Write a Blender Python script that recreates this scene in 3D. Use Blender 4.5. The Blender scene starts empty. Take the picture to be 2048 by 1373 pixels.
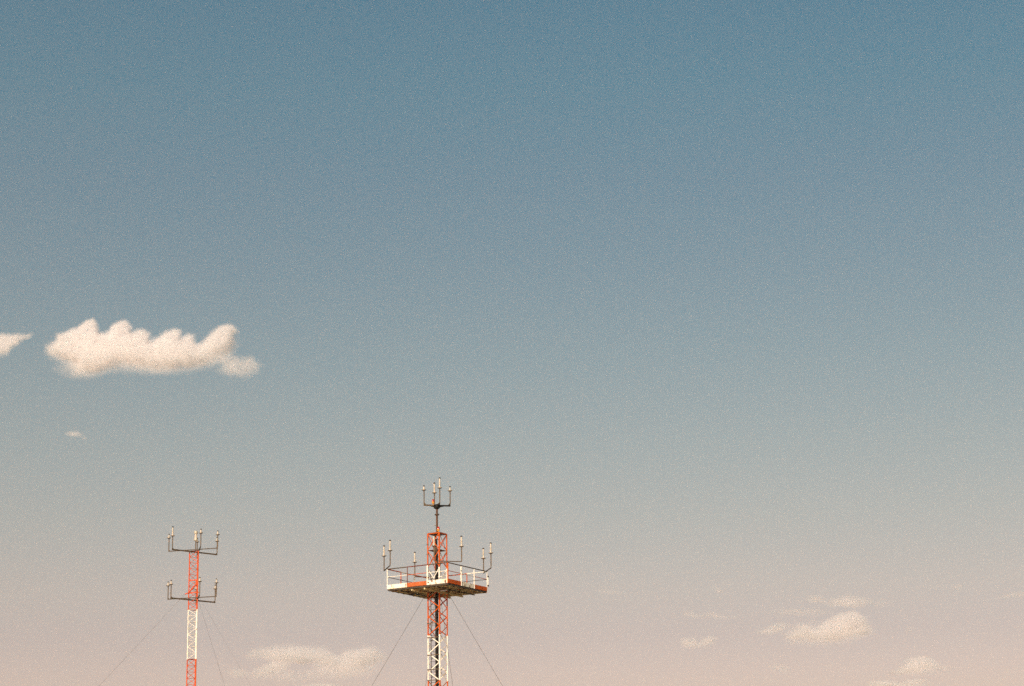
import bpy, bmesh, math, random
import numpy as np
from mathutils import Vector, Matrix
R = math.radians
SC = bpy.context.scene
COL = SC.collection

# ------------------------------------------------------------------ camera
FPX, W0, H0 = 4500.0, 2048.0, 1373.0
PITCH, ROLL = R(14.61), R(0.80)
CAM = Vector((0, 0, 1.6))
_r0 = Vector((1, 0, 0)); _u0 = Vector((0, -math.sin(PITCH), math.cos(PITCH)))
FWD = Vector((0, math.cos(PITCH), math.sin(PITCH)))
RT = _r0 * math.cos(ROLL) - _u0 * math.sin(ROLL)
UP = _u0 * math.cos(ROLL) + _r0 * math.sin(ROLL)
cam = bpy.data.cameras.new('camera')
cam.lens = 36.0 * FPX / W0; cam.sensor_width = 36; cam.sensor_fit = 'HORIZONTAL'
cam.clip_start = 0.5; cam.clip_end = 120000
co = bpy.data.objects.new('camera', cam); COL.objects.link(co)
co.matrix_world = Matrix.Translation(CAM) @ Matrix((RT, UP, -FWD)).transposed().to_4x4()
SC.camera = co

# ------------------------------------------------------------------ sky, sun, exposure
SUN_EL, SUN_AZ = R(18), R(200)          # azimuth clockwise from +Y
wd = bpy.data.worlds.new('World'); SC.world = wd; wd.use_nodes = True
nt = wd.node_tree; nt.nodes.clear()
N = nt.nodes.new; L = nt.links.new
out = N('ShaderNodeOutputWorld'); bg = N('ShaderNodeBackground'); L(bg.outputs[0], out.inputs[0])
sky = N('ShaderNodeTexSky'); sky.sky_type = 'NISHITA'; sky.sun_disc = False
sky.sun_elevation = SUN_EL; sky.sun_rotation = SUN_AZ
sky.altitude = 50; sky.air_density = 1.0; sky.dust_density = 2.0; sky.ozone_density = 1.0
tc = N('ShaderNodeTexCoord'); sep = N('ShaderNodeSeparateXYZ'); L(tc.outputs['Generated'], sep.inputs[0])
ramp = N('ShaderNodeValToRGB'); L(sep.outputs['Z'], ramp.inputs[0])   # warm, dusty air near the horizon
SKY_TINT = [(0.1078, (0.6079, 0.3748, 0.3255)), (0.1256, (0.5608, 0.3554, 0.3052)), (0.1451, (0.5618, 0.3688, 0.2986)), (0.1756, (0.4931, 0.3621, 0.2869)), (0.206, (0.4261, 0.3495, 0.2806)), (0.2449, (0.3308, 0.323, 0.2731)), (0.2835, (0.2457, 0.2913, 0.2656)), (0.3215, (0.1664, 0.2656, 0.2613)), (0.3588, (0.0801, 0.2529, 0.2615)), (0.3932, (0.0461, 0.2378, 0.2588))]
#TINT
while len(ramp.color_ramp.elements) < len(SKY_TINT): ramp.color_ramp.elements.new(0.5)
for e, (p, c) in zip(ramp.color_ramp.elements, SKY_TINT): e.position = p
for e, (p, c) in zip(ramp.color_ramp.elements, SKY_TINT): e.color = (*c, 1)
mul = N('ShaderNodeMix'); mul.data_type = 'RGBA'; mul.blend_type = 'MULTIPLY'; mul.inputs[0].default_value = 1
gain = N('ShaderNodeVectorMath'); gain.operation = 'SCALE'; gain.inputs['Scale'].default_value = 2.0
L(ramp.outputs[0], gain.inputs[0]); L(sky.outputs[0], mul.inputs[6]); L(gain.outputs[0], mul.inputs[7])
L(mul.outputs[2], bg.inputs[0]); bg.inputs[1].default_value = 0.14
sun = bpy.data.lights.new('sun', 'SUN'); sun.energy = 4.8; sun.angle = R(0.5); sun.color = (1.0, 0.85, 0.71)
so = bpy.data.objects.new('sun', sun); COL.objects.link(so)
SDIR = Vector((math.sin(SUN_AZ) * math.cos(SUN_EL), math.cos(SUN_AZ) * math.cos(SUN_EL), math.sin(SUN_EL)))
so.rotation_euler = SDIR.to_track_quat('Z', 'Y').to_euler()
so.location = (-40, -60, 80)
vs = SC.view_settings
try: vs.view_transform = 'Standard'
except Exception: pass
vs.look = 'None'; vs.gamma = 1; vs.exposure = 0.0; vs.use_curve_mapping = False
SC.cycles.volume_bounces = 24; SC.cycles.max_bounces = 24
SC.cycles.use_denoising = False
SC.cycles.use_adaptive_sampling = True; SC.cycles.sample_clamp_indirect = 3.0; SC.cycles.adaptive_threshold = 0.03; SC.cycles.adaptive_min_samples = 16
#GRAIN

# ------------------------------------------------------------------ helpers
def raypt(px, py, Y):
    d = FWD + RT * ((px - W0 / 2) / FPX) + UP * ((H0 / 2 - py) / FPX)
    return CAM + d * (Y / d.y)

def noise_mat(name, base, other=None, scale=3.0, lo=0.45, hi=0.7, rough=0.5, metal=0.0, bump=0.0, third=None, t3=(0.62, 0.7), spec=0.5):
    m = bpy.data.materials.new(name); m.use_nodes = True
    n = m.node_tree.nodes; l = m.node_tree.links
    b = n['Principled BSDF']; b.inputs['Roughness'].default_value = rough; b.inputs['Metallic'].default_value = metal
    b.inputs['Specular IOR Level'].default_value = spec
    if other is None: other = tuple(c * 0.75 for c in base)
    t = n.new('ShaderNodeTexCoord')
    x = n.new('ShaderNodeTexNoise'); x.inputs['Scale'].default_value = scale; x.inputs['Detail'].default_value = 6
    l.new(t.outputs['Object'], x.inputs['Vector'])
    r = n.new('ShaderNodeMapRange'); r.inputs[1].default_value = lo; r.inputs[2].default_value = hi
    l.new(x.outputs['Fac'], r.inputs[0])
    mx = n.new('ShaderNodeMix'); mx.data_type = 'RGBA'; l.new(r.outputs[0], mx.inputs[0])
    mx.inputs[6].default_value = (*base, 1); mx.inputs[7].default_value = (*other, 1)
    res = mx.outputs[2]
    if third:
        x2 = n.new('ShaderNodeTexNoise'); x2.inputs['Scale'].default_value = scale * 2.7; x2.inputs['Detail'].default_value = 8
        mp = n.new('ShaderNodeMapping'); mp.inputs['Location'].default_value = (7, 3, 11); mp.inputs['Scale'].default_value = (1, 1, 0.45)
        l.new(t.outputs['Object'], mp.inputs[0]); l.new(mp.outputs[0], x2.inputs['Vector'])
        r2 = n.new('ShaderNodeMapRange'); r2.inputs[1].default_value = t3[0]; r2.inputs[2].default_value = t3[1]
        l.new(x2.outputs['Fac'], r2.inputs[0])
        m2 = n.new('ShaderNodeMix'); m2.data_type = 'RGBA'; l.new(r2.outputs[0], m2.inputs[0])
        l.new(res, m2.inputs[6]); m2.inputs[7].default_value = (*third, 1); res = m2.outputs[2]
    l.new(res, b.inputs['Base Color'])
    if bump:
        bp = n.new('ShaderNodeBump'); bp.inputs['Strength'].default_value = bump; bp.inputs['Distance'].default_value = 0.01
        l.new(x.outputs['Fac'], bp.inputs['Height']); l.new(bp.outputs[0], b.inputs['Normal'])
    return m

RUST = (0.20, 0.07, 0.02)
M = dict(
    orange=noise_mat('orange_paint', (0.56, 0.095, 0.004), (0.46, 0.075, 0.005), 2.5, rough=0.5, spec=0.15, third=(0.22, 0.05, 0.015), t3=(0.60, 0.72), bump=.2),
    red=noise_mat('red_paint', (0.62, 0.085, 0.012), (0.52, 0.07, 0.012), 2.5, rough=0.5, spec=0.2, third=(0.28, 0.05, 0.02), t3=(0.62, 0.74), bump=.2),
    faded=noise_mat('faded_orange_paint', (0.50, 0.115, 0.03), (0.42, 0.10, 0.03), 6, rough=0.6, spec=0.2, third=(0.62, 0.40, 0.25), t3=(0.64, 0.72), bump=.2),
    white=noise_mat('white_paint', (0.86, 0.80, 0.68), (0.80, 0.72, 0.58), 2.0, rough=0.5, third=RUST, t3=(0.66, 0.74), bump=.2),
    board=noise_mat('stained_white_paint', (0.86, 0.80, 0.67), (0.78, 0.67, 0.46), 3.0, lo=.5, hi=.62, rough=0.5, third=RUST, t3=(0.57, 0.66), bump=.2),
    radome=noise_mat('cream_fibreglass', (0.56, 0.48, 0.375), (0.46, 0.385, 0.28), 5.0, rough=0.4),
    cap=noise_mat('black_rubber', (0.035, 0.028, 0.022), rough=0.6),
    galv=noise_mat('weathered_galvanised_steel', (0.135, 0.092, 0.050), (0.085, 0.055, 0.03), 5.0, rough=0.55, metal=0.3, third=(0.10, 0.05, 0.02)),
    dark=noise_mat('dark_oxidised_steel', (0.075, 0.052, 0.032), (0.045, 0.03, 0.02), 5.0, rough=0.6, metal=0.2),
    oxide=noise_mat('red_oxide_primer', (0.17, 0.035, 0.015), (0.10, 0.02, 0.012), 5.0, rough=0.6),
    pole=noise_mat('brown_painted_pipe', (0.105, 0.042, 0.014), (0.06, 0.025, 0.01), 4.0, rough=0.5, spec=0.25),
    cable=noise_mat('black_cable_sheath', (0.012, 0.010, 0.008), rough=0.7, spec=0.2),
    grate=noise_mat('dirty_deck_plate', (0.19, 0.09, 0.032), (0.10, 0.05, 0.018), 2.0, rough=0.8, third=RUST),
    joist=noise_mat('worn_cream_paint', (0.80, 0.64, 0.36), (0.55, 0.34, 0.13), 3.0, lo=.45, hi=.6, rough=0.6, third=RUST, t3=(0.58, 0.66)),
    wire=noise_mat('steel_wire_rope', (0.09, 0.075, 0.06), rough=0.6, metal=0.3),
    yellow=noise_mat('yellow_lamp_housing', (0.70, 0.30, 0.03), rough=0.45),
    lens=noise_mat('red_lamp_glass', (0.40, 0.03, 0.012), (0.30, 0.02, 0.01), rough=0.15),
    concrete=noise_mat('concrete', (0.36, 0.34, 0.30), rough=0.9),
    ceram=noise_mat('porcelain', (0.75, 0.70, 0.60), rough=0.3),
)

class MB:
    """collects tubes, boxes and plates into one mesh"""
    def __init__(s): s.v = []; s.f = []; s.sm = []
    def tube(s, a, b, r, n=8, r2=None, cap=True):
        a = Vector(a); b = Vector(b); r2 = r if r2 is None else r2
        d = (b - a).normalized(); x = d.orthogonal().normalized() if abs(d.z) < .999 else Vector((1, 0, 0)); y = d.cross(x)
        k = len(s.v)
        for p, q in ((a, r), (b, r2)):
            for i in range(n):
                t = 2 * math.pi * i / n; s.v.append(p + x * (q * math.cos(t)) + y * (q * math.sin(t)))
        for i in range(n):
            j = (i + 1) % n; s.f.append((k + i, k + j, k + n + j, k + n + i)); s.sm.append(True)
        if cap:
            s.f.append(tuple(k + i for i in reversed(range(n)))); s.f.append(tuple(k + n + i for i in range(n))); s.sm += [False, False]
    def beam(s, a, b, w, h, up=(0, 0, 1)):
        a = Vector(a); b = Vector(b); d = (b - a).normalized(); up = Vector(up)
        x = d.cross(up).normalized(); y = x.cross(d).normalized(); k = len(s.v)
        for p in (a, b):
            for (i, j) in ((-1, -1), (1, -1), (1, 1), (-1, 1)): s.v.append(p + x * (i * w / 2) + y * (j * h / 2))
        for q in ((0, 1, 5, 4), (1, 2, 6, 5), (2, 3, 7, 6), (3, 0, 4, 7), (3, 2, 1, 0), (4, 5, 6, 7)):
            s.f.append(tuple(k + i for i in q)); s.sm.append(False)
    def angle(s, a, b, w, t, up, out):
        """L-profile bar: one flange in the plane, one along out"""
        a = Vector(a); b = Vector(b); out = Vector(out).normalized(); d = (b - a).normalized()
        side = d.cross(out).normalized()
        s.beam(a, b, w, t, up=out)
        o = side * (w / 2 - t / 2) - out * (w / 2 + t / 2)
        s.beam(a + o, b + o, t, w, up=out)
    def lathe(s, c, prof, n=14):
        c = Vector(c); k = len(s.v); m = len(prof)
        for (r, z) in prof:
            for i in range(n):
                t = 2 * math.pi * i / n; s.v.append(c + Vector((r * math.cos(t), r * math.sin(t), z)))
        for a in range(m - 1):
            for i in range(n):
                j = (i + 1) % n; s.f.append((k + a * n + i, k + a * n + j, k + (a + 1) * n + j, k + (a + 1) * n + i)); s.sm.append(True)
        s.f.append(tuple(k + i for i in reversed(range(n)))); s.f.append(tuple(k + (m - 1) * n + i for i in range(n))); s.sm += [False, False]
    def prism(s, pts, off):
        off = Vector(off); pts = [Vector(p) for p in pts]; n = len(pts); k = len(s.v)
        s.v += [p - off / 2 for p in pts] + [p + off / 2 for p in pts]
        s.f.append(tuple(k + i for i in reversed(range(n)))); s.f.append(tuple(k + n + i for i in range(n))); s.sm += [False] * 2
        for i in range(n):
            j = (i + 1) % n; s.f.append((k + i, k + j, k + n + j, k + n + i)); s.sm.append(False)
    def build(s, name, mat, parent=None, label=None):
        me = bpy.data.meshes.new(name); me.from_pydata([tuple(p) for p in s.v], [], s.f)
        me.materials.append(mat)
        bm = bmesh.new(); bm.from_mesh(me); bmesh.ops.recalc_face_normals(bm, faces=bm.faces); bm.to_mesh(me); bm.free()
        me.polygons.foreach_set('use_smooth', s.sm)
        try: me.set_sharp_from_angle(angle=R(40))
        except Exception: pass
        o = bpy.data.objects.new(name, me); COL.objects.link(o)
        if parent: o.parent = parent
        if label: o['label'] = label
        return o

def empty(name, loc, rz=0):
    o = bpy.data.objects.new(name, None); COL.objects.link(o); o.location = loc; o.rotation_euler = (0, 0, rz)
    o.empty_display_size = 0.2
    return o
def tag(o, label=None, cat=None, group=None, kind=None):
    if label: o['label'] = label
    if cat: o['category'] = cat
    if group: o['group'] = group
    if kind: o['kind'] = kind
    return o
def copy_tree(o, parent=None):
    c = o.copy(); COL.objects.link(c)
    if parent: c.parent = parent
    for ch in [x for x in o.children]: copy_tree(ch, c)
    return c

# ------------------------------------------------------------------ ground
g = MB(); n = 48
g.v = [Vector((0, 0, 0))] + [Vector((45000 * math.cos(2 * math.pi * i / n), 45000 * math.sin(2 * math.pi * i / n), 0)) for i in range(n)]
g.f = [(0, 1 + i, 1 + (i + 1) % n) for i in range(n)]; g.sm = [False] * n
go = g.build('ground', noise_mat('dry_grass_ground', (0.48, 0.37, 0.23), (0.38, 0.30, 0.17), 0.05, rough=0.95)); tag(go, kind='structure')

# ------------------------------------------------------------------ antennas
def make_antenna(tall):
    """rod antenna standing on its support pipe; origin at the foot of the pipe"""
    root = empty('rod_antenna', (0, 0, 0))
    ph = 0.88
    p = MB(); p.tube((0, 0, 0), (0, 0, ph - .09), 0.026, 10); p.tube((0, 0, ph - .12), (0, 0, ph - .012), 0.036, 10)
    p.tube((0, 0, .30), (0, 0, .34), 0.034, 10); p.beam((.034, -.012, .1), (.034, -.012, ph - .05), 0.012, 0.012, up=(1, 0, 0))
    p.build('support_pipe', M['galv'], root)
    d = MB(); d.lathe((0, 0, ph), [(0.135, -.004), (0.135, .016), (0.055, .028)], 20); dp = d.build('ground_plate', M['radome'], root)
    d = MB(); d.lathe((0, 0, ph), [(0.060, -.034), (0.126, -.026), (0.130, -.005)], 20); d.build('plate_underside', M['dark'], dp)  # darker disc covering the bottom of the cream plate
    h = 0.60 if tall else 0.255
    r = MB()
    if tall:
        r.lathe((0, 0, ph), [(0.050, .022), (0.047, .04), (0.046, h * .45), (0.049, h * .46), (0.049, h * .49), (0.044, h * .50), (0.042, h - .04)], 16)
    else:
        r.lathe((0, 0, ph), [(0.052, .022), (0.047, .04), (0.045, h * .5), (0.040, h * .6), (0.037, h - .05)], 16)
    r.build('radome', M['radome'], root)
    c = MB(); rr = 0.060 if tall else 0.050
    c.lathe((0, 0, ph), [(rr * .9, h - .06), (rr, h - .045), (rr, h - .004), (rr * .6, h + .012)], 14) if tall else \
        c.lathe((0, 0, ph), [(rr * .6, h - .06), (rr, h - .05), (rr, h - .01), (rr * .6, h + .012)], 14)
    c.build('end_cap', M['cap'], root)
    return root
proto = {}
def antenna(loc, tall, label, group, rz=0, hs=1.0):
    if tall not in proto: o = proto[tall] = make_antenna(tall)
    else: o = copy_tree(proto[tall])
    o.location = loc; o.rotation_euler = (0, 0, rz); o.scale = (1, 1, hs)
    return tag(o, label, 'antenna', group)

# ================================================================== central tower
DC = 130.0
def tower_frame(px, py, D):
    p = raypt(px, py, D); los = Vector((p.x, p.y, 0)).normalized(); er = Vector((los.y, -los.x, 0))
    return p, er, los
PC, ER, EL = tower_frame(875.0, 1181.0, DC)
AX = Vector((PC.x, PC.y, 0)); PHI = math.atan2(ER.y, ER.x)
TH = R(11.6)
def zat(py, axis=AX):
    # height on the tower's axis seen at picture row py
    lo, hi = 0.0, 60.0
    for _ in range(50):
        mid = (lo + hi) / 2; v = Vector((axis.x, axis.y, mid)) - CAM
        y = H0 / 2 - FPX * v.dot(UP) / v.dot(FWD)
        if y > py: lo = mid
        else: hi = mid
    return (lo + hi) / 2
tower = empty('lattice_tower', AX, PHI)
tag(tower, 'large square orange and white lattice tower with a railed platform and dark top pole', 'radio tower')
HD = 0.565; PD = 2.955
def dirs(a): return Vector((math.cos(a), math.sin(a), 0))
DR, DN, DL, DB = dirs(TH), dirs(TH - math.pi / 2), dirs(TH + math.pi), dirs(TH + math.pi / 2)
LEG = [DL * HD, DN * HD, DR * HD, DB * HD]                 # left, near, right, back
Z = Vector((0, 0, 1))
def at(v, z): return Vector((v.x, v.y, z))
ZD = zat(1180.7); ZT = zat(1068.3); ZM = zat(1102.6); ZW = zat(1137.0); ZR = zat(1271.4); ZX = zat(1363.0)
half = (ZR - ZX) / 5.0

def section(z0, z1, mat, label, nodes, xb=False, girts=(), gmat=None, par0=0):
    b = MB()
    for k in range(4):
        P, Q = LEG[k], LEG[(k + 1) % 4]; outn = (P + Q).normalized()
        if xb:
            for (za, zb) in nodes:
                b.beam(at(P, za) + outn * .012, at(Q, zb) + outn * .012, 0.042, 0.008, up=outn)
                b.beam(at(P, zb) - outn * .012, at(Q, za) - outn * .012, 0.042, 0.008, up=outn)
        else:
            for i in range(len(nodes) - 1):
                par = (i + par0 + 1) % 2
                A, B_ = (P, Q) if par == 0 else (Q, P)
                g0 = (B_ - A).normalized() * .02
                b.angle(at(A, nodes[i]) + g0, at(B_, nodes[i + 1]) - g0, 0.048, 0.008, Z, outn)
    for zg in girts:
        for k in range(4): b.beam(at(LEG[k], zg), at(LEG[(k + 1) % 4], zg), 0.045, 0.045)
    # gusset plates at the joints
    if not xb:
        for i, zn in enumerate(nodes[:-1]):
            for k in range(4):
                if (i + par0 + 1) % 2 == 0:
                    P, Q = LEG[k], LEG[(k + 1) % 4]; outn = (P + Q).normalized(); t = (Q - P).normalized()
                    b.prism([at(P, zn - .07), at(P, zn + .07), at(P + t * .09, zn + .03), at(P + t * .09, zn - .03)], outn * .01)
    s = b.build('lattice_section', mat, tower, label)
    for k in range(4):
        l = MB(); l.tube(at(LEG[k], z0), at(LEG[k], z1), (0.040, 0.047, 0.038, 0.036)[k], 10)
        l.tube(at(LEG[k], z0), at(LEG[k], z0 + .03), 0.062, 10)
        l.build('leg', mat, s)
    return s
section(ZW, ZT, M['orange'], 'orange lattice at the top of the tower', [(ZW + .03, ZM - .03), (ZM + .03, ZT - .03)], True, girts=(ZT - .02,))
section(ZD + .02, ZW, M['white'], 'white lattice inside the railing', [(ZD + .06, ZW - .04)], True)
nd = [ZR + half * i for i in range(0, 6)]
nd = [z for z in nd if z < ZD - .05] + [ZD - .04]
section(ZR, ZD - .02, M['orange'], 'orange lattice under the platform', nd, par0=1)
section(ZX, ZR, M['white'], 'white lattice below the orange one', [ZX + half * i for i in range(6)], par0=0)
bandh = ZR - ZX; ztop = ZX; i = 0
while ztop > 0.05:
    zb = max(0.0, ztop - bandh); nn = max(1, int(round((ztop - zb) / half)))
    section(zb, ztop, M['orange'] if i % 2 == 0 else M['white'], ('orange' if i % 2 == 0 else 'white') + ' lattice of the lower shaft',
            [zb + (ztop - zb) * j / nn for j in range(nn + 1)], par0=(i + 1) % 2 if nn % 2 else 0)
    ztop = zb; i += 1
# diaphragm plates
for zq in (ZT, ZM):
    p = MB(); e = 1.0
    p.prism([at(v * e, zq + .02) for v in LEG], (0, 0, .02)); p.build('floor_plate', M['oxide'], tower)
# cable conduit and ladder inside
c = MB(); c.tube((-.055, .0, 0.1), (-.055, .0, ZT - .3), 0.062, 12); c.tube((.02, .03, 0.1), (.02, .03, ZM), 0.022, 8)
c.build('cable_conduit', M['cable'], tower)
ld = MB(); xa, xb_ = -.385, -.125
for x in (xa, xb_): ld.beam((x, .05, 0.2), (x, .05, ZD + 1.15), 0.05, 0.05, up=(0, 1, 0))
z = 0.4
while z < ZD + 1.1: ld.tube((xa, .05, z), (xb_, .05, z), 0.011, 6); z += 0.30
ld.build('ladder', M['cap'], tower)
for yb in (1248, 1276.5, 1311.5, 1340.5, 1362, 1396, 1430):
    zc = zat(yb) ; k = MB(); P, Q = LEG[0], LEG[1]; outn = (P + Q).normalized()
    k.beam(at(P, zc) + outn * .045 - Vector((.03, 0, 0)), at(Q, zc) + outn * .045, 0.02, 0.045, up=(0, 0, 1))
    k.tube(at(P, zc - .03), at(P, zc + .03), .055, 10)
    k.build('cable_bracket', M['galv'], tower)

# ---- platform
PL, PN, PR, PB = DL * PD, DN * PD, DR * PD, DB * PD
ph_, toe = 1.15, 0.23
pf = MB()
edge_dir = (PN - PL).normalized(); cross = (PR - PN).normalized(); EL_ = (PN - PL).length
zj = ZD - .055
# perimeter channel below the deck
for (a, b) in ((PL, PN), (PN, PR), (PB, PL)):
    o_ = -(a + b).normalized() * .05
    pf.beam(at(a + o_, zj - .01), at(b + o_, zj - .01), 0.05, 0.085)
platform = pf.build('platform', M['dark'], tower, 'square walkway platform with steel joists under it')
jm = MB()
for t in (0.10, 0.24, 0.375, 0.625, 0.78, 0.90):
    a = PL + cross * (EL_ * t) + edge_dir * .06; b = PN + cross * (EL_ * t) - edge_dir * .06
    jm.beam(at(a, zj - .02), at(b, zj - .02), 0.05, 0.10); 
    jm.beam(at(a, zj - .076), at(b, zj - .076), 0.11, 0.012)
for t in (0.395, 0.605):
    a = PL + edge_dir * (EL_ * t) + cross * .06; b = PB + edge_dir * (EL_ * t) - cross * .06
    jm.beam(at(a, zj - .13), at(b, zj - .13), 0.06, 0.09)
jm.build('joist', M['joist'], platform)
for t in (0.2, 0.8):
    q = MB()
    a = PL + edge_dir * (EL_ * t) + cross * .06; b = PB + edge_dir * (EL_ * t) - cross * .06
    q.beam(at(a, zj - .108), at(b, zj - .108), 0.06, 0.05); q.build('cross_bearer', M['dark'], platform)
q = MB(); o_ = -(PR + PB).normalized() * .05; q.beam(at(PR + o_, zj - .01), at(PB + o_, zj - .01), .05, .085); q.build('edge_beam', M['joist'], platform)
# hip struts from the corners to the tower under the deck
for v in (DL, DN, DR, DB):
    q = MB(); q.beam(at(v * (PD - .15), zj - .035), at(v * HD, zj - .045), 0.07, 0.06); q.build('corner_bearer', M['oxide'], platform)
# deck with the hole for the shaft: four strips
def deck_strip(u0, u1, v0, v1):
    q = MB(); P = lambda u, v: PL + edge_dir * (EL_ * u) + cross * (EL_ * v)
    q.prism([at(P(u0, v0), ZD + .005), at(P(u1, v0), ZD + .005), at(P(u1, v1), ZD + .005), at(P(u0, v1), ZD + .005)], (0, 0, .03))
    return q.build('deck_plate', M['grate'], platform)
m0, m1, e0, e1 = 0.385, 0.615, 0.006, 0.994
deck_strip(e0, e1, e0, m0 - .002); deck_strip(e0, e1, m1 + .002, e1)
deck_strip(e0, m0, m0, m1); deck_strip(m1, e1, m0, m1)
# edges: boards, posts, rails
def seg(a, b, i, n=3): return a + (b - a) * (i / n), a + (b - a) * ((i + 1) / n)
O, Wt, D_, G, X, F = 'orange', 'board', 'dark', 'galv', 'oxide', 'faded'
edges = [
    (PL, PN, (Wt, F, Wt), (Wt, O, Wt), (G, X, G)),
    (PN, PR, (O, Wt, O), (O, Wt, O), (D_, G, D_)),
    (PR, PB, (Wt, O, Wt), (D_, D_, D_), (Wt, O, Wt)),
    (PB, PL, (O, Wt, O), (O, D_, D_), (O, Wt, O)),
]
for (a, b, boards, mids, tops) in edges:
    outn = (a + b).normalized(); t = (b - a).normalized()
    for i in range(3):
        p, q = seg(a, b, i)
        m = MB(); m.beam(at(p, ZD + toe / 2) + outn * .012, at(q, ZD + toe / 2) + outn * .012, 0.008, toe)
        m.beam(at(p, ZD - .008) - outn * .022, at(q, ZD - .008) - outn * .022, 0.06, 0.008)
        m.build('toe_board', M[boards[i]], platform)
        m = MB(); m.tube(at(p + t * .03, ZD + ph_ * .6), at(q - t * .03, ZD + ph_ * .6), 0.018, 8); m.build('mid_rail', M['white' if mids[i] == Wt else mids[i]], platform)
        m = MB(); m.tube(at(p, ZD + ph_), at(q, ZD + ph_), 0.030, 8); m.build('top_rail', M['white' if tops[i] == Wt else tops[i]], platform)
posts = [(PL, 'white', .030), (PN, O, .036), (PR, 'white', .022), (PB, O, .03),
         (seg(PL, PN, 1)[0], X, .024), (seg(PL, PN, 2)[0], 'white', .052),
         (seg(PN, PR, 1)[0], 'white', .046), (seg(PN, PR, 2)[0], 'white', .038),
         (seg(PR, PB, 1)[0], O, .028), (seg(PR, PB, 2)[0], 'white', .028),
         (seg(PB, PL, 1)[0], 'white', .028), (seg(PB, PL, 2)[0], O, .028)]
for i, (v, mm, r) in enumerate(posts):
    m = MB(); outn = Vector((v.x, v.y, 0)).normalized()
    m.tube(at(v, ZD - .02), at(v, ZD + ph_ - .01 - (.03 if i > 3 else 0)), r, 8)
    if i == 10: m.prism([at(v, ZD), at(v - edge_dir * .13, ZD), at(v, ZD + .7)], outn * .012)
    m.build('post', M[mm], platform)
for zz in (.32, .86):
    m = MB(); m.lathe(at(PR + DR * .06, ZD + zz), [(0.03, -.05), (0.06, -.02), (0.06, .01), (0.03, .05)], 10); m.build('insulator', M['cap'], platform)
m = MB(); m.tube(at(PR + DR * .06, ZD + .28), at(PR + DR * .06, ZD + .92), .028, 8); m.build('insulator_rod', M['white'], platform)
# equipment on the deck
eq = empty('equipment_box', tower.matrix_basis @ Vector((-.1, -1.0, ZD + .02)), PHI + TH); tag(eq, 'small pale cabinet standing on the tower platform behind the white toe board', 'cabinet')
m = MB(); m.beam((-.28, 0, .19), (.28, 0, .19), .26, .36); m.beam((-.30, 0, .385), (.30, 0, .385), .30, .025); m.build('cabinet_body', M['white'], eq)
m = MB(); m.beam((-.25, -.138, .19), (.25, -.138, .19), .012, .30); m.build('door', M['radome'], eq)
cb = MB()
pts = [Vector((-.45 + .07 * i, -.9 + .02 * math.sin(i), ZD + .42 + .10 * math.sin(i * .42))) for i in range(13)]
for a, b in zip(pts, pts[1:]): cb.tube(a, b, .014, 6)
cb.build('cable_run', M['cable'], tower)
P_ = seg(PL, PN, 2)[0]
for zz in (.42, .14):
    m = MB(); m.tube(at(P_, ZD + zz) + DN * .03, at(P_ + edge_dir * .10, ZD + zz - .03), .04, 8); m.build('cable_clamp', M['grate'], tower)

# ---- corner arms carrying the antenna pairs
TM = Matrix.Translation(AX) @ Matrix.Rotation(PHI, 4, 'Z')
def cross_arm(center, d, h0, h1, mat, r=.028):
    m = MB(); m.tube(center - d * h0, center + d * h1, r, 8); return m.build('cross_arm', M[mat], tower)
zarm = ZD + ph_ + .065
gp = 'tall rod antennas on the platform corners'
T_ = DN   # towards the camera
for (corner, d, h0, h1, mat, labs) in (
    (DL * (PD + .02), DN, .98, .98, 'dark', ('tall rod antenna at left platform corner, the leftmost and lower of that pair', 'tall rod antenna at left platform corner, the higher right one of that pair')),
    (DR * (PD + .02), DN, .98, .98, 'dark', ('tall rod antenna at right platform corner, the lower left one of that pair', 'tall rod antenna at right platform corner, the rightmost on the big tower')),
    (DN * (PD + .02), DR, .80, .80, 'galv', ('tall rod antenna standing in front of the orange lattice above the platform', 'tall rod antenna right of the orange lattice, at the end of a horizontal arm')),
    (DB * (PD + .02), DR, .76, .76, 'dark', ('tall rod antenna left of the orange lattice, rising behind the platform railing', 'rod antenna half hidden behind the orange lattice leg above the platform'))):
    c0 = at(corner, zarm)
    cross_arm(c0, d, h0, h1, mat, .034 if d is DN else .027)
    for (s_, lab) in ((-1, labs[0]), (1, labs[1])):
        hh = h0 if s_ < 0 else h1
        antenna(TM @ (c0 + d * (s_ * hh)), True, lab, gp, PHI)

# ---- top pole with its four-armed head
ZH = zat(1011.5)
m = MB(); m.tube((-.01, 0, ZT + .03), (-.01, 0, ZH - .12), .058, 14)
pole = m.build('top_pole', M['pole'], tower, 'brown pipe rising from the top of the lattice')
m = MB(); zf = zat(1030); m.lathe((-.01, 0, zf), [(.06, -.05), (.13, -.02), (.14, .0), (.14, .035), (.06, .05)], 16); m.build('flange', M['dark'], pole)
m = MB(); m.lathe((-.01, 0, ZT), [(.16, .03), (.16, .06), (.075, .09), (.07, .12)], 12); m.build('flange', M['oxide'], pole)
m = MB(); m.beam((-.07, 0, zat(1051)), (-.16, 0, zat(1051)), .03, .03); m.build('step', M['galv'], pole)
m = MB(); m.lathe((-.01, 0, ZH), [(.09, -.22), (.17, -.15), (.20, -.06), (.20, .04), (.08, .07)], 14)
for k in range(4):
    v = dirs(TH + k * math.pi / 2); m.prism([v * .12 + Z * (ZH - .13), v * .46 + Z * (ZH - .035), v * .12 + Z * (ZH + .03)], v.cross(Z) * .05)
m.build('hub', M['cable'], pole)
gp2 = 'rod antennas on the top head of the big tower'
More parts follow.
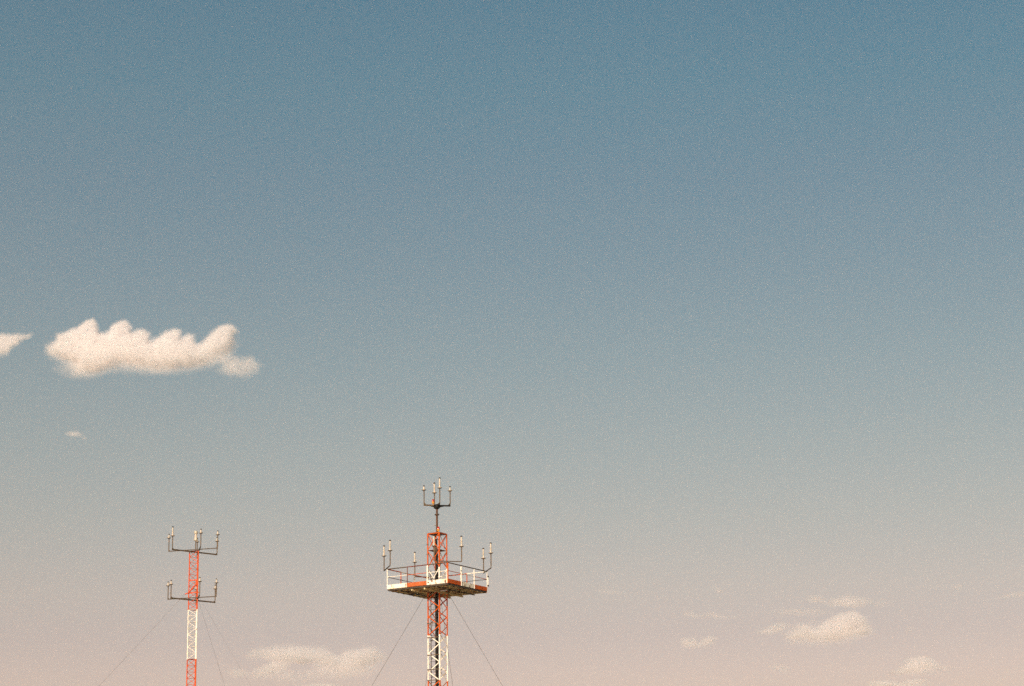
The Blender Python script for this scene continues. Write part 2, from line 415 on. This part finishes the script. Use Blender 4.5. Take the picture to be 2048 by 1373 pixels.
for v, mat, tall, lab in ((DL, 'galv', False, 'short rod antenna at the left arm of the head on top of the big tower'),
                          (DR, 'cable', False, 'short rod antenna at the right arm of the head on top of the big tower'),
                          (DN, 'dark', True, 'tall rod antenna on the top head, the highest thing in the picture'),
                          (DB, 'dark', True, 'tall rod antenna on the top head, between the red lamp and the highest antenna')):
    m = MB(); m.beam(v * .19 + Z * ZH, v * .80 + Z * ZH, .06, .085)
    m.prism([v * .80 + Z * (ZH + .03), v * .64 + Z * (ZH + .03), v * .785 + Z * (ZH + .19)], v.cross(Z) * .03)
    m.build('head_arm', M[mat], tower)
    antenna(TM @ (v * .78 + Z * (ZH + .03)), tall, lab, gp2, PHI)
def warn_lamp(loc, lab):
    r = empty('obstruction_lamp', loc); tag(r, lab, 'warning lamp', 'aircraft warning lamps on the big tower')
    m = MB(); m.lathe((0, 0, 0), [(.03, 0), (.03, .05), (.075, .07), (.08, .13), (.085, .14), (.085, .16)], 12); m.build('lamp_base', M['yellow'], r)
    m = MB(); m.lathe((0, 0, 0), [(.078, .16), (.078, .23), (.06, .29), (.03, .315)], 14); m.build('lamp_lens', M['lens'], r)
    return r
warn_lamp(TM @ (Vector((-.23, -.05, ZH + .05))), 'red warning lamp with orange base beside the head on top of the pole')
warn_lamp(TM @ (DN * .36 + Z * (ZT + .05)), 'red warning lamp standing on the top plate of the orange lattice')
m = MB(); m.beam(Vector((-.23, -.05, ZH + .04)), Vector((-.08, 0, ZH + .02)), .04, .02); m.build('lamp_bracket', M['dark'], tower)
for yb in (1090, 1110):
    m = MB(); zc = zat(yb); m.beam(at(LEG[0], zc) + Vector((-.08, 0, 0)), at(LEG[0], zc) + Vector((.06, 0, 0)), .08, .03); m.build('leg_clamp', M['galv'], tower)
m = MB()
for x in (-.19, -.13, -.07, -.01): m.tube((x, -.42, ZM - .15), (x, -.42, ZM + .18), .02, 8)
m.beam((-.22, -.42, ZM + .16), (.02, -.42, ZM + .16), .03, .03); m.build('feeder_stack', M['galv'], tower)

# ---- guy wires
def guy(top, foot, r, lab, group):
    o = empty('guy_wire', foot)
    m = MB(); a = Vector(top) - Vector(foot); n = 24; sag = a.length * .006
    pts = [a * (i / n) - Z * (sag * 4 * (i / n) * (1 - i / n)) for i in range(n + 1)]
    for p, q in zip(pts, pts[1:]): m.tube(p, q, r, 5, cap=False)
    m.build('wire', M['wire'], o)
    m = MB(); m.lathe((0, 0, 0), [(.5, 0), (.5, .3), (.12, .35), (.1, .5)], 8); m.build('anchor_block', M['concrete'], o)
    return tag(o, lab, 'guy wire', group)
ZG = ZD - .05; rg = ZG / 1.575
for ang, v, lab in ((TH + math.pi, LEG[0], 'thin guy wire running down left from the platform of the big tower'),
                    (TH - .01, LEG[2], 'thin guy wire running down right from the platform of the big tower'),
                    (TH - math.pi / 2 - .0, LEG[1], 'steep faint guy wire just right of the white shaft of the big tower'),
                    (TH + math.pi / 2, LEG[3], 'steep faint guy wire just left of the white shaft of the big tower')):
    d = dirs(ang); guy(TM @ at(v, ZG), TM @ (d * rg), .009, lab, 'guy wires of the big tower')

# ================================================================== left mast
DM = 146.0
PM, ERM, ELM = tower_frame(388.7, 1190.0, DM)
AM = Vector((PM.x, PM.y, 0)); PHM = math.atan2(ERM.y, ERM.x)
mast = empty('lattice_mast', AM, PHM)
tag(mast, 'slim triangular red and white lattice mast with two levels of antenna arms', 'radio mast')
TMm = Matrix.Translation(AM) @ Matrix.Rotation(PHM, 4, 'Z')
zm = lambda y: zat(y, AM)
s_ = 0.63; ra = R(3.6); rc = s_ / math.sqrt(3)
LG = [dirs(math.pi + ra) * rc, dirs(-math.pi / 3 + ra) * rc, dirs(math.pi / 3 + ra) * rc]     # left, near right, far right
ZT2, ZA2, ZB2, ZW2, ZW3 = zm(1103), zm(1103), zm(1199), zm(1220), zm(1319.5)
bay = (zm(1295) - zm(1319.9)) / 2
def msec(z0, z1, mat, label, par=0):
    nb = max(1, int(round((z1 - z0) / bay))); h = (z1 - z0) / nb
    b = MB()
    for k in range(3):
        P, Q = LG[k], LG[(k + 1) % 3]
        for i in range(nb):
            A, B_ = (P, Q) if (i + k + par) % 2 else (Q, P)
            b.tube(at(A, z0 + h * i), at(B_, z0 + h * (i + 1)), .0155, 6)
        for i in range(nb + 1):
            b.tube(at(P, z0 + h * i), at(Q, z0 + h * i), .009 if 0 < i < nb else .02, 6)
    s = b.build('lattice_section', mat, mast, label)
    for k in range(3):
        l = MB(); l.tube(at(LG[k], z0), at(LG[k], z1), .035 if k != 1 else .038, 8); l.tube(at(LG[k], z0), at(LG[k], z0 + .05), .05, 8)
        l.build('leg', mat, s)
msec(ZW2, ZT2, M['red'], 'red lattice between the two antenna levels')
msec(ZW3, ZW2, M['white'], 'white lattice below the lower antenna level', 1)
bh = ZW2 - ZW3; zt = ZW3; i = 0
while zt > .05:
    zb = max(0, zt - bh); msec(zb, zt, M['red'] if i % 2 == 0 else M['white'], ('red' if i % 2 == 0 else 'white') + ' lattice of the lower mast', i % 2); zt = zb; i += 1
# beams and antennas: three long arms along the three faces
gl = 'rod antennas on the slim mast'
def level(z, hl, labs, talls, da):
    for (ang, dn, sgn, w, h, dz, mat, key) in ((R(33.6), da, 1, .05, .085, -.045, 'galv', 'A'), (R(-25.0), .36, -1, .05, .055, .045, 'dark', 'B'), (R(-86.4), .225, 1, .06, .06, .03, 'dark', 'C')):
        d = dirs(ang); nrm = Vector((-d.y, d.x, 0)) * sgn
        c = nrm * dn + Z * (z + dz)
        m = MB(); m.beam(c - d * hl, c + d * hl, w, h); 
        for e in (-1, 1): m.prism([c + d * (e * hl) + Z * h * .4, c + d * (e * (hl - .14)) + Z * h * .4, c + d * (e * (hl - .01)) + Z * (h * .4 + .12)], nrm * .012)
        m.build('cross_arm', M[mat], mast)
        for e in (-1, 1):
            k = key + ('0' if e < 0 else '1')
            if k in labs: antenna(TMm @ (c + d * (e * (hl - .02)) + Z * (h * .3)), k in talls, labs[k], gl, PHM, 1.0)
level(ZA2, 1.76, {
    'A0': 'tall rod antenna at upper left of the slim mast, the only tall one there',
    'A1': 'rod antenna at upper right of the slim mast, the lower of that pair',
    'B0': 'short rod antenna at upper left of the slim mast, leftmost and below the tall one',
    'B1': 'short rod antenna at upper right of the slim mast, the higher of that pair',
    'C1': 'short rod antenna just right of the bulb shaped radome on the slim mast',
    'C0': 'rod antenna right behind the bulb shaped radome on the slim mast'}, {'A0'}, .06)
level(ZB2, 1.735, {
    'A0': 'short rod antenna on the lower level of the slim mast, higher of the left pair',
    'A1': 'short rod antenna on the lower level of the slim mast, lower of the right pair',
    'B0': 'short rod antenna on the lower level of the slim mast, lower of the left pair',
    'B1': 'short rod antenna on the lower level of the slim mast, higher of the right pair',
    'C1': 'short rod antenna on the lower level, close to the right side of the red lattice',
    'C0': 'short rod antenna on the lower level, seen through the red lattice'}, set(), .14)
# bulb shaped radome
b0 = empty('bulb_antenna', TMm @ Vector((.015, -.02, ZT2 + .05)), PHM); tag(b0, 'cream bulb shaped antenna standing on the top of the slim mast', 'antenna')
m = MB(); m.tube((0, 0, -.05), (0, 0, .66), .034, 10); m.beam((-.3, 0, -.03), (.15, 0, -.03), .06, .03); m.build('support_pipe', M['galv'], b0)
m = MB(); m.lathe((0, 0, .66), [(.10, -.02), (.14, -.01), (.14, .015), (.12, .03)], 16); m.build('ground_plate', M['radome'], b0)
m = MB(); m.lathe((0, 0, .66), [(.12, .03), (.12, .08), (.105, .16), (.075, .28), (.065, .34), (.065, .42), (.11, .44), (.125, .49), (.125, .56), (.11, .62), (.05, .65)], 20); m.build('radome', M['radome'], b0)
# torque arm where the guys take hold
m = MB(); za, zb = zm(1168), zm(1187)
m.tube(at(LG[1], za) + Vector((-.05, -.06, 0)), at(LG[0], zb) + Vector((-.02, -.08, 0)), .042, 8)
m.tube(at(LG[0], zb) + Vector((-.02, -.08, 0)), at(LG[0], zb - .07) + Vector((-.24, -.03, 0)), .035, 8)
m.beam(at(LG[0], zb) + Vector((-.06, 0, 0)), at(LG[1], zb + .02) + Vector((.08, 0, 0)), .06, .06)
m.beam(at(LG[0], zm(1161.5)), at(LG[1], zm(1161.5)), .06, .06)
m.beam(at(LG[1], za + .02) + Vector((-.14, -.05, 0)), at(LG[1], za + .02) + Vector((.05, -.05, 0)), .06, .28)
m.build('guy_bracket', M['red'], mast)
zg = zm(1189); kk = 1.072; rgm = zg / kk
for ang, p, lab in ((R(185.5), at(LG[0], zb - .07) + Vector((-.24, -.03, 0)), 'faint guy wire running far down to the left of the slim mast'),
                    (R(66), at(LG[2], zg), 'guy wire running steeply down right of the slim mast, the darker of two'),
                    (R(306), at(LG[1], zg), 'very faint guy wire between the slim mast and the low cloud, the outer of two')):
    guy(TMm @ p, TMm @ (dirs(ang) * rgm), 0.0048 if ang != R(306) else .003, lab, 'guy wires of the slim mast')

#HAZE
hm = bpy.data.materials.new('thin_haze'); hm.use_nodes = True; hn = hm.node_tree.nodes; hn.clear()
ho = hn.new('ShaderNodeOutputMaterial'); hv = hn.new('ShaderNodeVolumePrincipled')
hv.inputs['Color'].default_value = (1.0, .96, .92, 1); hv.inputs['Density'].default_value = 0.00010; hv.inputs['Anisotropy'].default_value = 0.2
hm.node_tree.links.new(hv.outputs[0], ho.inputs['Volume'])
hb = MB(); hb.beam((0, -600, 500), (0, 2600, 500), 3000, 1002.0); hz = hb.build('haze', hm); tag(hz, kind='stuff')  # haze volume added so its scattered light gives the sky sampling grain
#CLOUDS
# ------------------------------------------------------------------ clouds: solid bodies of drifting vapour, kilometres away
def _vn(x, y, seed):
    xi = np.floor(x).astype(int); yi = np.floor(y).astype(int); fx = x - xi; fy = y - yi
    fx = fx * fx * (3 - 2 * fx); fy = fy * fy * (3 - 2 * fy)
    def h(a, b):
        n = (a * 374761393 + b * 668265263 + seed * 974711) & 0x7fffffff
        n = ((n ^ (n >> 13)) * 1274126177) & 0x7fffffff
        return ((n ^ (n >> 16)) & 0xffff) / 65535.0
    return (h(xi, yi) * (1 - fx) + h(xi + 1, yi) * fx) * (1 - fy) + (h(xi, yi + 1) * (1 - fx) + h(xi + 1, yi + 1) * fx) * fy
def fbm(x, y, seed, o=5):
    s = 0; a = .5; t = 0
    for i in range(o): s = s + a * _vn(x, y, seed + i * 17); t += a; a *= .55; x = x * 2.03 + 5.1; y = y * 2.03 + 2.7
    return s / t
def sdf(poly, X, Y):
    P = np.array(poly, float); n = len(P); d = np.full(X.shape, 1e9); ins = np.zeros(X.shape, bool)
    for i in range(n):
        a = P[i]; b = P[(i + 1) % n]; e = b - a
        t = np.clip(((X - a[0]) * e[0] + (Y - a[1]) * e[1]) / max(e @ e, 1e-9), 0, 1)
        d = np.minimum(d, np.hypot(X - a[0] - t * e[0], Y - a[1] - t * e[1]))
        if a[1] != b[1]:
            c = ((a[1] > Y) != (b[1] > Y)) & (X < (b[0] - a[0]) * (Y - a[1]) / (b[1] - a[1]) + a[0]); ins ^= c
    return np.where(ins, d, -d)
sst = lambda x: np.clip(x, 0, 1) ** 2 * (3 - 2 * np.clip(x, 0, 1))
def vapour(dens):
    m = bpy.data.materials.new('cloud_vapour'); m.use_nodes = True; n = m.node_tree.nodes; n.clear()
    o = n.new('ShaderNodeOutputMaterial'); v = n.new('ShaderNodeVolumePrincipled')
    v.inputs['Color'].default_value = CLOUD_COL; v.inputs['Density'].default_value = dens; v.inputs['Anisotropy'].default_value = CLOUD_G
    m.node_tree.links.new(v.outputs[0], o.inputs['Volume']); return m
CLOUD_COL = (1.0, .979, .976, 1); CLOUD_G = 0.0
def cloud(Yd, parts, label, seed, thick=110.0, step=2.0, warp=5.0, core=6.0, scale=28.0, group=None, air=1.0):
    """parts: ('p', polygon, amp, width_top, width_bottom) or ('e', cx, cy, rx, ry, tilt, amp)"""
    xs = []; ys = []
    for p in parts:
        if p[0] == 'p': q = np.array(p[1]); xs += [q[:, 0].min(), q[:, 0].max()]; ys += [q[:, 1].min(), q[:, 1].max()]
        else: r = max(p[3], p[4]) if p[5] else 0; xs += [p[1] - max(r, p[3]), p[1] + max(r, p[3])]; ys += [p[2] - max(r * .6, p[4]), p[2] + max(r * .6, p[4])]
    pad = warp * 2 + 4; x0, x1, y0, y1 = min(xs) - pad, max(xs) + pad, min(ys) - pad, max(ys) + pad
    gx = np.arange(x0, x1, step); gy = np.arange(y0, y1, step); X, Yg = np.meshgrid(gx, gy)
    wx = (fbm(X / scale, Yg / scale, seed) - .5) * 2 * warp + (fbm(X / 9, Yg / 9, seed + 5) - .5) * warp * .8
    wy = (fbm(X / scale, Yg / scale, seed + 99) - .5) * 2 * warp + (fbm(X / 9, Yg / 9, seed + 55) - .5) * warp * .8
    Xw = X + wx; Yw = Yg + wy; keep = np.ones_like(X)
    yt, yb = min(ys), max(ys)
    for p in parts:
        if p[0] == 'p':
            d = sdf(p[1], Xw, Yw); q = np.array(p[1]); fr = np.clip((Yw - q[:, 1].min()) / (q[:, 1].max() - q[:, 1].min()), 0, 1)
            w = p[3] + (p[4] - p[3]) * fr ** 1.5; a = p[2] * sst((d + .24 * w) / w)
        else:
            c, s2 = math.cos(R(p[5])), math.sin(R(p[5])); dx = Xw - p[1]; dy = Yw - p[2]
            r2 = ((dx * c - dy * s2) / p[3]) ** 2 + ((dx * s2 + dy * c) / p[4]) ** 2; a = p[6] * np.clip(1 - r2, 0, 1) ** 1.05
        a = np.clip(a * (.78 + .44 * fbm(X / (scale * .8), Yg / (scale * .6), seed + 7)), 0, .985)
        keep *= 1 - a
    A = (1 - keep) * air
    tau = -np.log(1 - .97 * np.clip(A, 0, 1)) + core * A ** 3; tau[tau < .02] = 0
    tau[0] = tau[-1] = 0; tau[:, 0] = tau[:, -1] = 0
    T = tau / (4.0 + core) * thick; dens = (4.0 + core) / thick
    cx, cy = (x0 + x1) / 2, (y0 + y1) / 2
    C0 = raypt(cx, cy, Yd); vdir = (C0 - CAM).normalized()
    lump = (fbm(X / 16, Yg / 16, seed + 31) - .5) * .1
    Ny, Nx = X.shape; base = np.zeros((Ny, Nx, 3))
    k = Yd / 1.0
    f, r_, u_ = np.array(FWD), np.array(RT), np.array(UP)
    D = f + r_ * ((X - W0 / 2) / FPX)[..., None] + u_ * ((H0 / 2 - Yg) / FPX)[..., None]
    base = np.array(CAM) + D * (Yd / D[..., 1])[..., None] - np.array(C0)
    v = np.array(vdir)
    lean = v * ((Yg - cy) * 1.1 * Yd / FPX)[..., None]      # shaped for light: base leaned toward the camera so sun reaches it
    F = base - lean - v * (T * (.5 + lump))[..., None]; B = base - lean + v * (T * (.5 - lump))[..., None]
    on = T > 0
    cell = on[:-1, :-1] | on[1:, :-1] | on[:-1, 1:] | on[1:, 1:]
    idF = -np.ones((Ny, Nx), int); idB = idF.copy(); verts = []; 
    need = np.zeros((Ny, Nx), bool); need[:-1, :-1] |= cell; need[1:, :-1] |= cell; need[:-1, 1:] |= cell; need[1:, 1:] |= cell
    for j, i in zip(*np.nonzero(need)):
        idF[j, i] = len(verts); verts.append(tuple(F[j, i]))
        if on[j, i]: idB[j, i] = len(verts); verts.append(tuple(B[j, i]))
        else: idB[j, i] = idF[j, i]
    faces = []
    for j, i in zip(*np.nonzero(cell)):
        a, b, c, d = (j, i), (j, i + 1), (j + 1, i + 1), (j + 1, i)
        faces.append(tuple(idF[q] for q in (a, d, c, b)))
        q2 = tuple(idB[q] for q in (a, b, c, d)); faces.append(q2)
    me = bpy.data.meshes.new('cloud'); me.from_pydata(verts, [], faces); me.materials.append(vapour(dens)); me.validate()
    o = bpy.data.objects.new('cloud', me); COL.objects.link(o); o.location = C0
    return tag(o, label, 'cloud', group)
def S(ox, oy, k, pts): return [(ox + x / k, oy + y / k) for x, y in pts]
main = S(0, 560, 3.2, [(285, 418), (345, 385), (355, 335), (400, 328), (450, 308), (490, 296), (540, 252), (592, 240), (618, 265), (632, 300), (645, 330), (685, 318), (720, 280), (770, 252), (805, 252), (838, 278), (856, 305), (850, 322), (885, 308), (935, 315), (965, 340), (970, 372), (1005, 358), (1060, 322), (1112, 306), (1155, 308), (1170, 335), (1168, 352), (1212, 336), (1250, 346), (1255, 375), (1262, 402), (1285, 400), (1330, 345), (1390, 298), (1440, 280), (1495, 281), (1528, 308), (1536, 338), (1505, 362), (1495, 405), (1465, 445), (1410, 480), (1350, 510), (1290, 540), (1200, 570), (1080, 590), (950, 585), (860, 560), (760, 552), (700, 585), (600, 610), (530, 625), (478, 600), (465, 565), (420, 540), (340, 510), (285, 475)])
cloud(5600, [('p', main, .99, 12, 56), ('e', 418, 706, 62, 30, 18, .55), ('e', 452, 690, 34, 26, 30, .35), ('e', 300, 728, 150, 26, 0, .35), ('e', 160, 738, 60, 22, 0, .35)], 'large bright cloud with wave shaped crests, the biggest one, at left', 3, thick=190, warp=2.2, core=3.5, scale=11, step=1.6)
cloud(5350, [('p', S(0, 560, 3.2, [(1290, 500), (1400, 440), (1470, 455), (1530, 480), (1600, 478), (1650, 505), (1685, 540), (1660, 590), (1600, 625), (1520, 632), (1440, 618), (1390, 590), (1400, 555), (1340, 535)]), .66, 20, 30)], 'small faint cloud touching the lower right end of the large bright cloud', 11, thick=70, warp=6, core=0, scale=12, step=1.6)
cloud(5600, [('p', S(0, 560, 3.2, [(-160, 330), (0, 335), (60, 340), (120, 342), (170, 335), (215, 343), (195, 370), (135, 400), (125, 425), (80, 455), (30, 490), (-60, 520), (-160, 500)]), .85, 14, 26)], 'cloud fragment cut off by the left edge, beside the large bright cloud', 5, thick=70, warp=6, core=1, scale=12, step=1.6)
cloud(6800, [('e', 149, 868, 20, 7, 0, .60), ('e', 170, 876, 9, 5, -30, .3)], 'tiny faint wisp of cloud alone below the large bright cloud', 7, thick=30, warp=3, core=0, step=1.5)
CLOUD_COL = (1.0, .968, .966, 1)  # redder tint puts light reddened by distance into the vapour colour
b = lambda p: S(400, 1240, 4.655, p)
low = b([(400, 350), (470, 270), (560, 248), (700, 230), (900, 220), (1050, 230), (1190, 262), (1245, 300), (1285, 328), (1330, 286), (1400, 266), (1480, 258), (1522, 262), (1532, 224), (1585, 230), (1660, 246), (1715, 290), (1765, 345), (1720, 400), (1620, 450), (1450, 500), (1250, 500), (1100, 470), (1020, 420), (930, 420), (800, 390), (720, 440), (650, 400), (560, 380), (450, 390)])
cloud(11500, [('p', low, .68, 16, 34), ('e', 590, 1312, 62, 18, 0, 0.95), ('e', 722, 1313, 46, 20, 3, 0.95), ('e', 655, 1318, 30, 14, 0, 0.77),
             ('e', 540, 1340, 52, 15, 18, 0.77), ('e', 475, 1347, 26, 12, 0, 0.58), ('e', 690, 1342, 80, 20, 0, 0.48), ('e', 600, 1352, 90, 16, 0, 0.37)],
      'long low cloud between the slim mast and the big tower', 21, thick=330, warp=4, core=.6, scale=34)
cloud(10000, [('e', 640, 1374, 60, 9, 0, 0.77)], 'sliver of cloud at the bottom edge under the long low cloud', 22, thick=70, warp=3, core=0)
c = lambda p: S(1150, 1100, 2.281, p)
big = c([(940, 392), (985, 360), (1020, 338), (1060, 334), (1088, 352), (1130, 326), (1180, 296), (1215, 280), (1260, 276), (1300, 282), (1332, 306), (1352, 345), (1375, 372), (1335, 405), (1280, 415), (1150, 440), (1020, 432), (960, 420)])
gr = 'low clouds on the right'
cloud(11500, [('p', big, .82, 13, 34), ('e', 1640, 1256, 110, 22, 4, .22), ('e', 1700, 1243, 36, 15, 6, 0.94), ('e', 1660, 1262, 50, 16, 10, 0.51)], 'brightest low cloud on the right, with a rounded top', 31, thick=260, warp=4, core=.8, scale=18, group=gr)
cloud(11600, [('e', 1553, 1258, 34, 12, 14, 0.71), ('e', 1528, 1266, 20, 6, 0, 0.34)], 'small puff touching the left side of the brightest low cloud', 33, thick=90, core=0, group=gr)
cloud(12500, [('e', 1694, 1203, 52, 14, 0, 0.71), ('e', 1630, 1198, 22, 11, 0, 0.51), ('e', 1600, 1224, 70, 9, 0, 0.41), ('e', 1760, 1208, 30, 10, 0, 0.24)], 'thin streaky cloud just above the brightest low cloud', 35, thick=110, core=0, group=gr)
cloud(11500, [('e', 1377, 1283, 18, 11, 0, 0.78), ('e', 1417, 1281, 21, 11, 6, 0.78), ('e', 1396, 1291, 38, 8, 0, 0.51)], 'small two humped cloud, leftmost of the low clouds right of the towers', 37, thick=80, core=0, group=gr)
cloud(12500, [('e', 1425, 1232, 66, 7, -3, 0.34), ('e', 1378, 1228, 16, 7, 0, 0.31)], 'faint flat streak above the small two humped cloud', 39, thick=40, core=0, group=gr)
cloud(12500, [('e', 1435, 1180, 13, 7, -15, 0.41)], 'tiny puff high above the small two humped cloud', 41, thick=30, core=0, step=1.5, group=gr)
cloud(13000, [('e', 1222, 1184, 34, 6, -4, 0.22)], 'barely visible streak nearest to the right of the big tower', 43, thick=30, core=0, group=gr)
cloud(12500, [('e', 1915, 1175, 14, 8, 0, 0.41)], 'tiny puff near the right edge above the streak there', 45, thick=30, core=0, step=1.5, group=gr)
cloud(12500, [('e', 2035, 1189, 46, 7, 5, 0.44)], 'flat streak of cloud cut off by the right edge', 47, thick=45, core=0, group=gr)
cloud(12000, [('e', 1842, 1329, 42, 17, 0, 0.94), ('e', 1812, 1340, 38, 11, 12, 0.68), ('e', 1880, 1335, 44, 6, -6, 0.41), ('e', 1845, 1345, 50, 8, 0, 0.34)], 'rounded peach cloud near the lower right corner', 49, thick=150, core=1, group=gr)
cloud(10000, [('e', 1765, 1369, 38, 8, 0, 0.85), ('e', 1830, 1364, 34, 7, 0, 0.68), ('e', 1800, 1374, 80, 8, 0, 0.59)], 'cloud at the bottom edge under the rounded peach cloud', 51, thick=100, core=1, group=gr)
cloud(10500, [('e', 1556, 1335, 26, 9, 0, 0.37), ('e', 1572, 1340, 16, 6, 0, 0.26)], 'faint puff low down, below the brightest low cloud', 53, thick=50, core=0, group=gr)
cloud(12500, [('e', 1820, 1262, 12, 9, 0, 0.24), ('e', 1663, 1330, 20, 5, 0, 0.17)], 'faintest shred between the brightest low cloud and the right edge', 55, thick=30, core=0, group=gr)
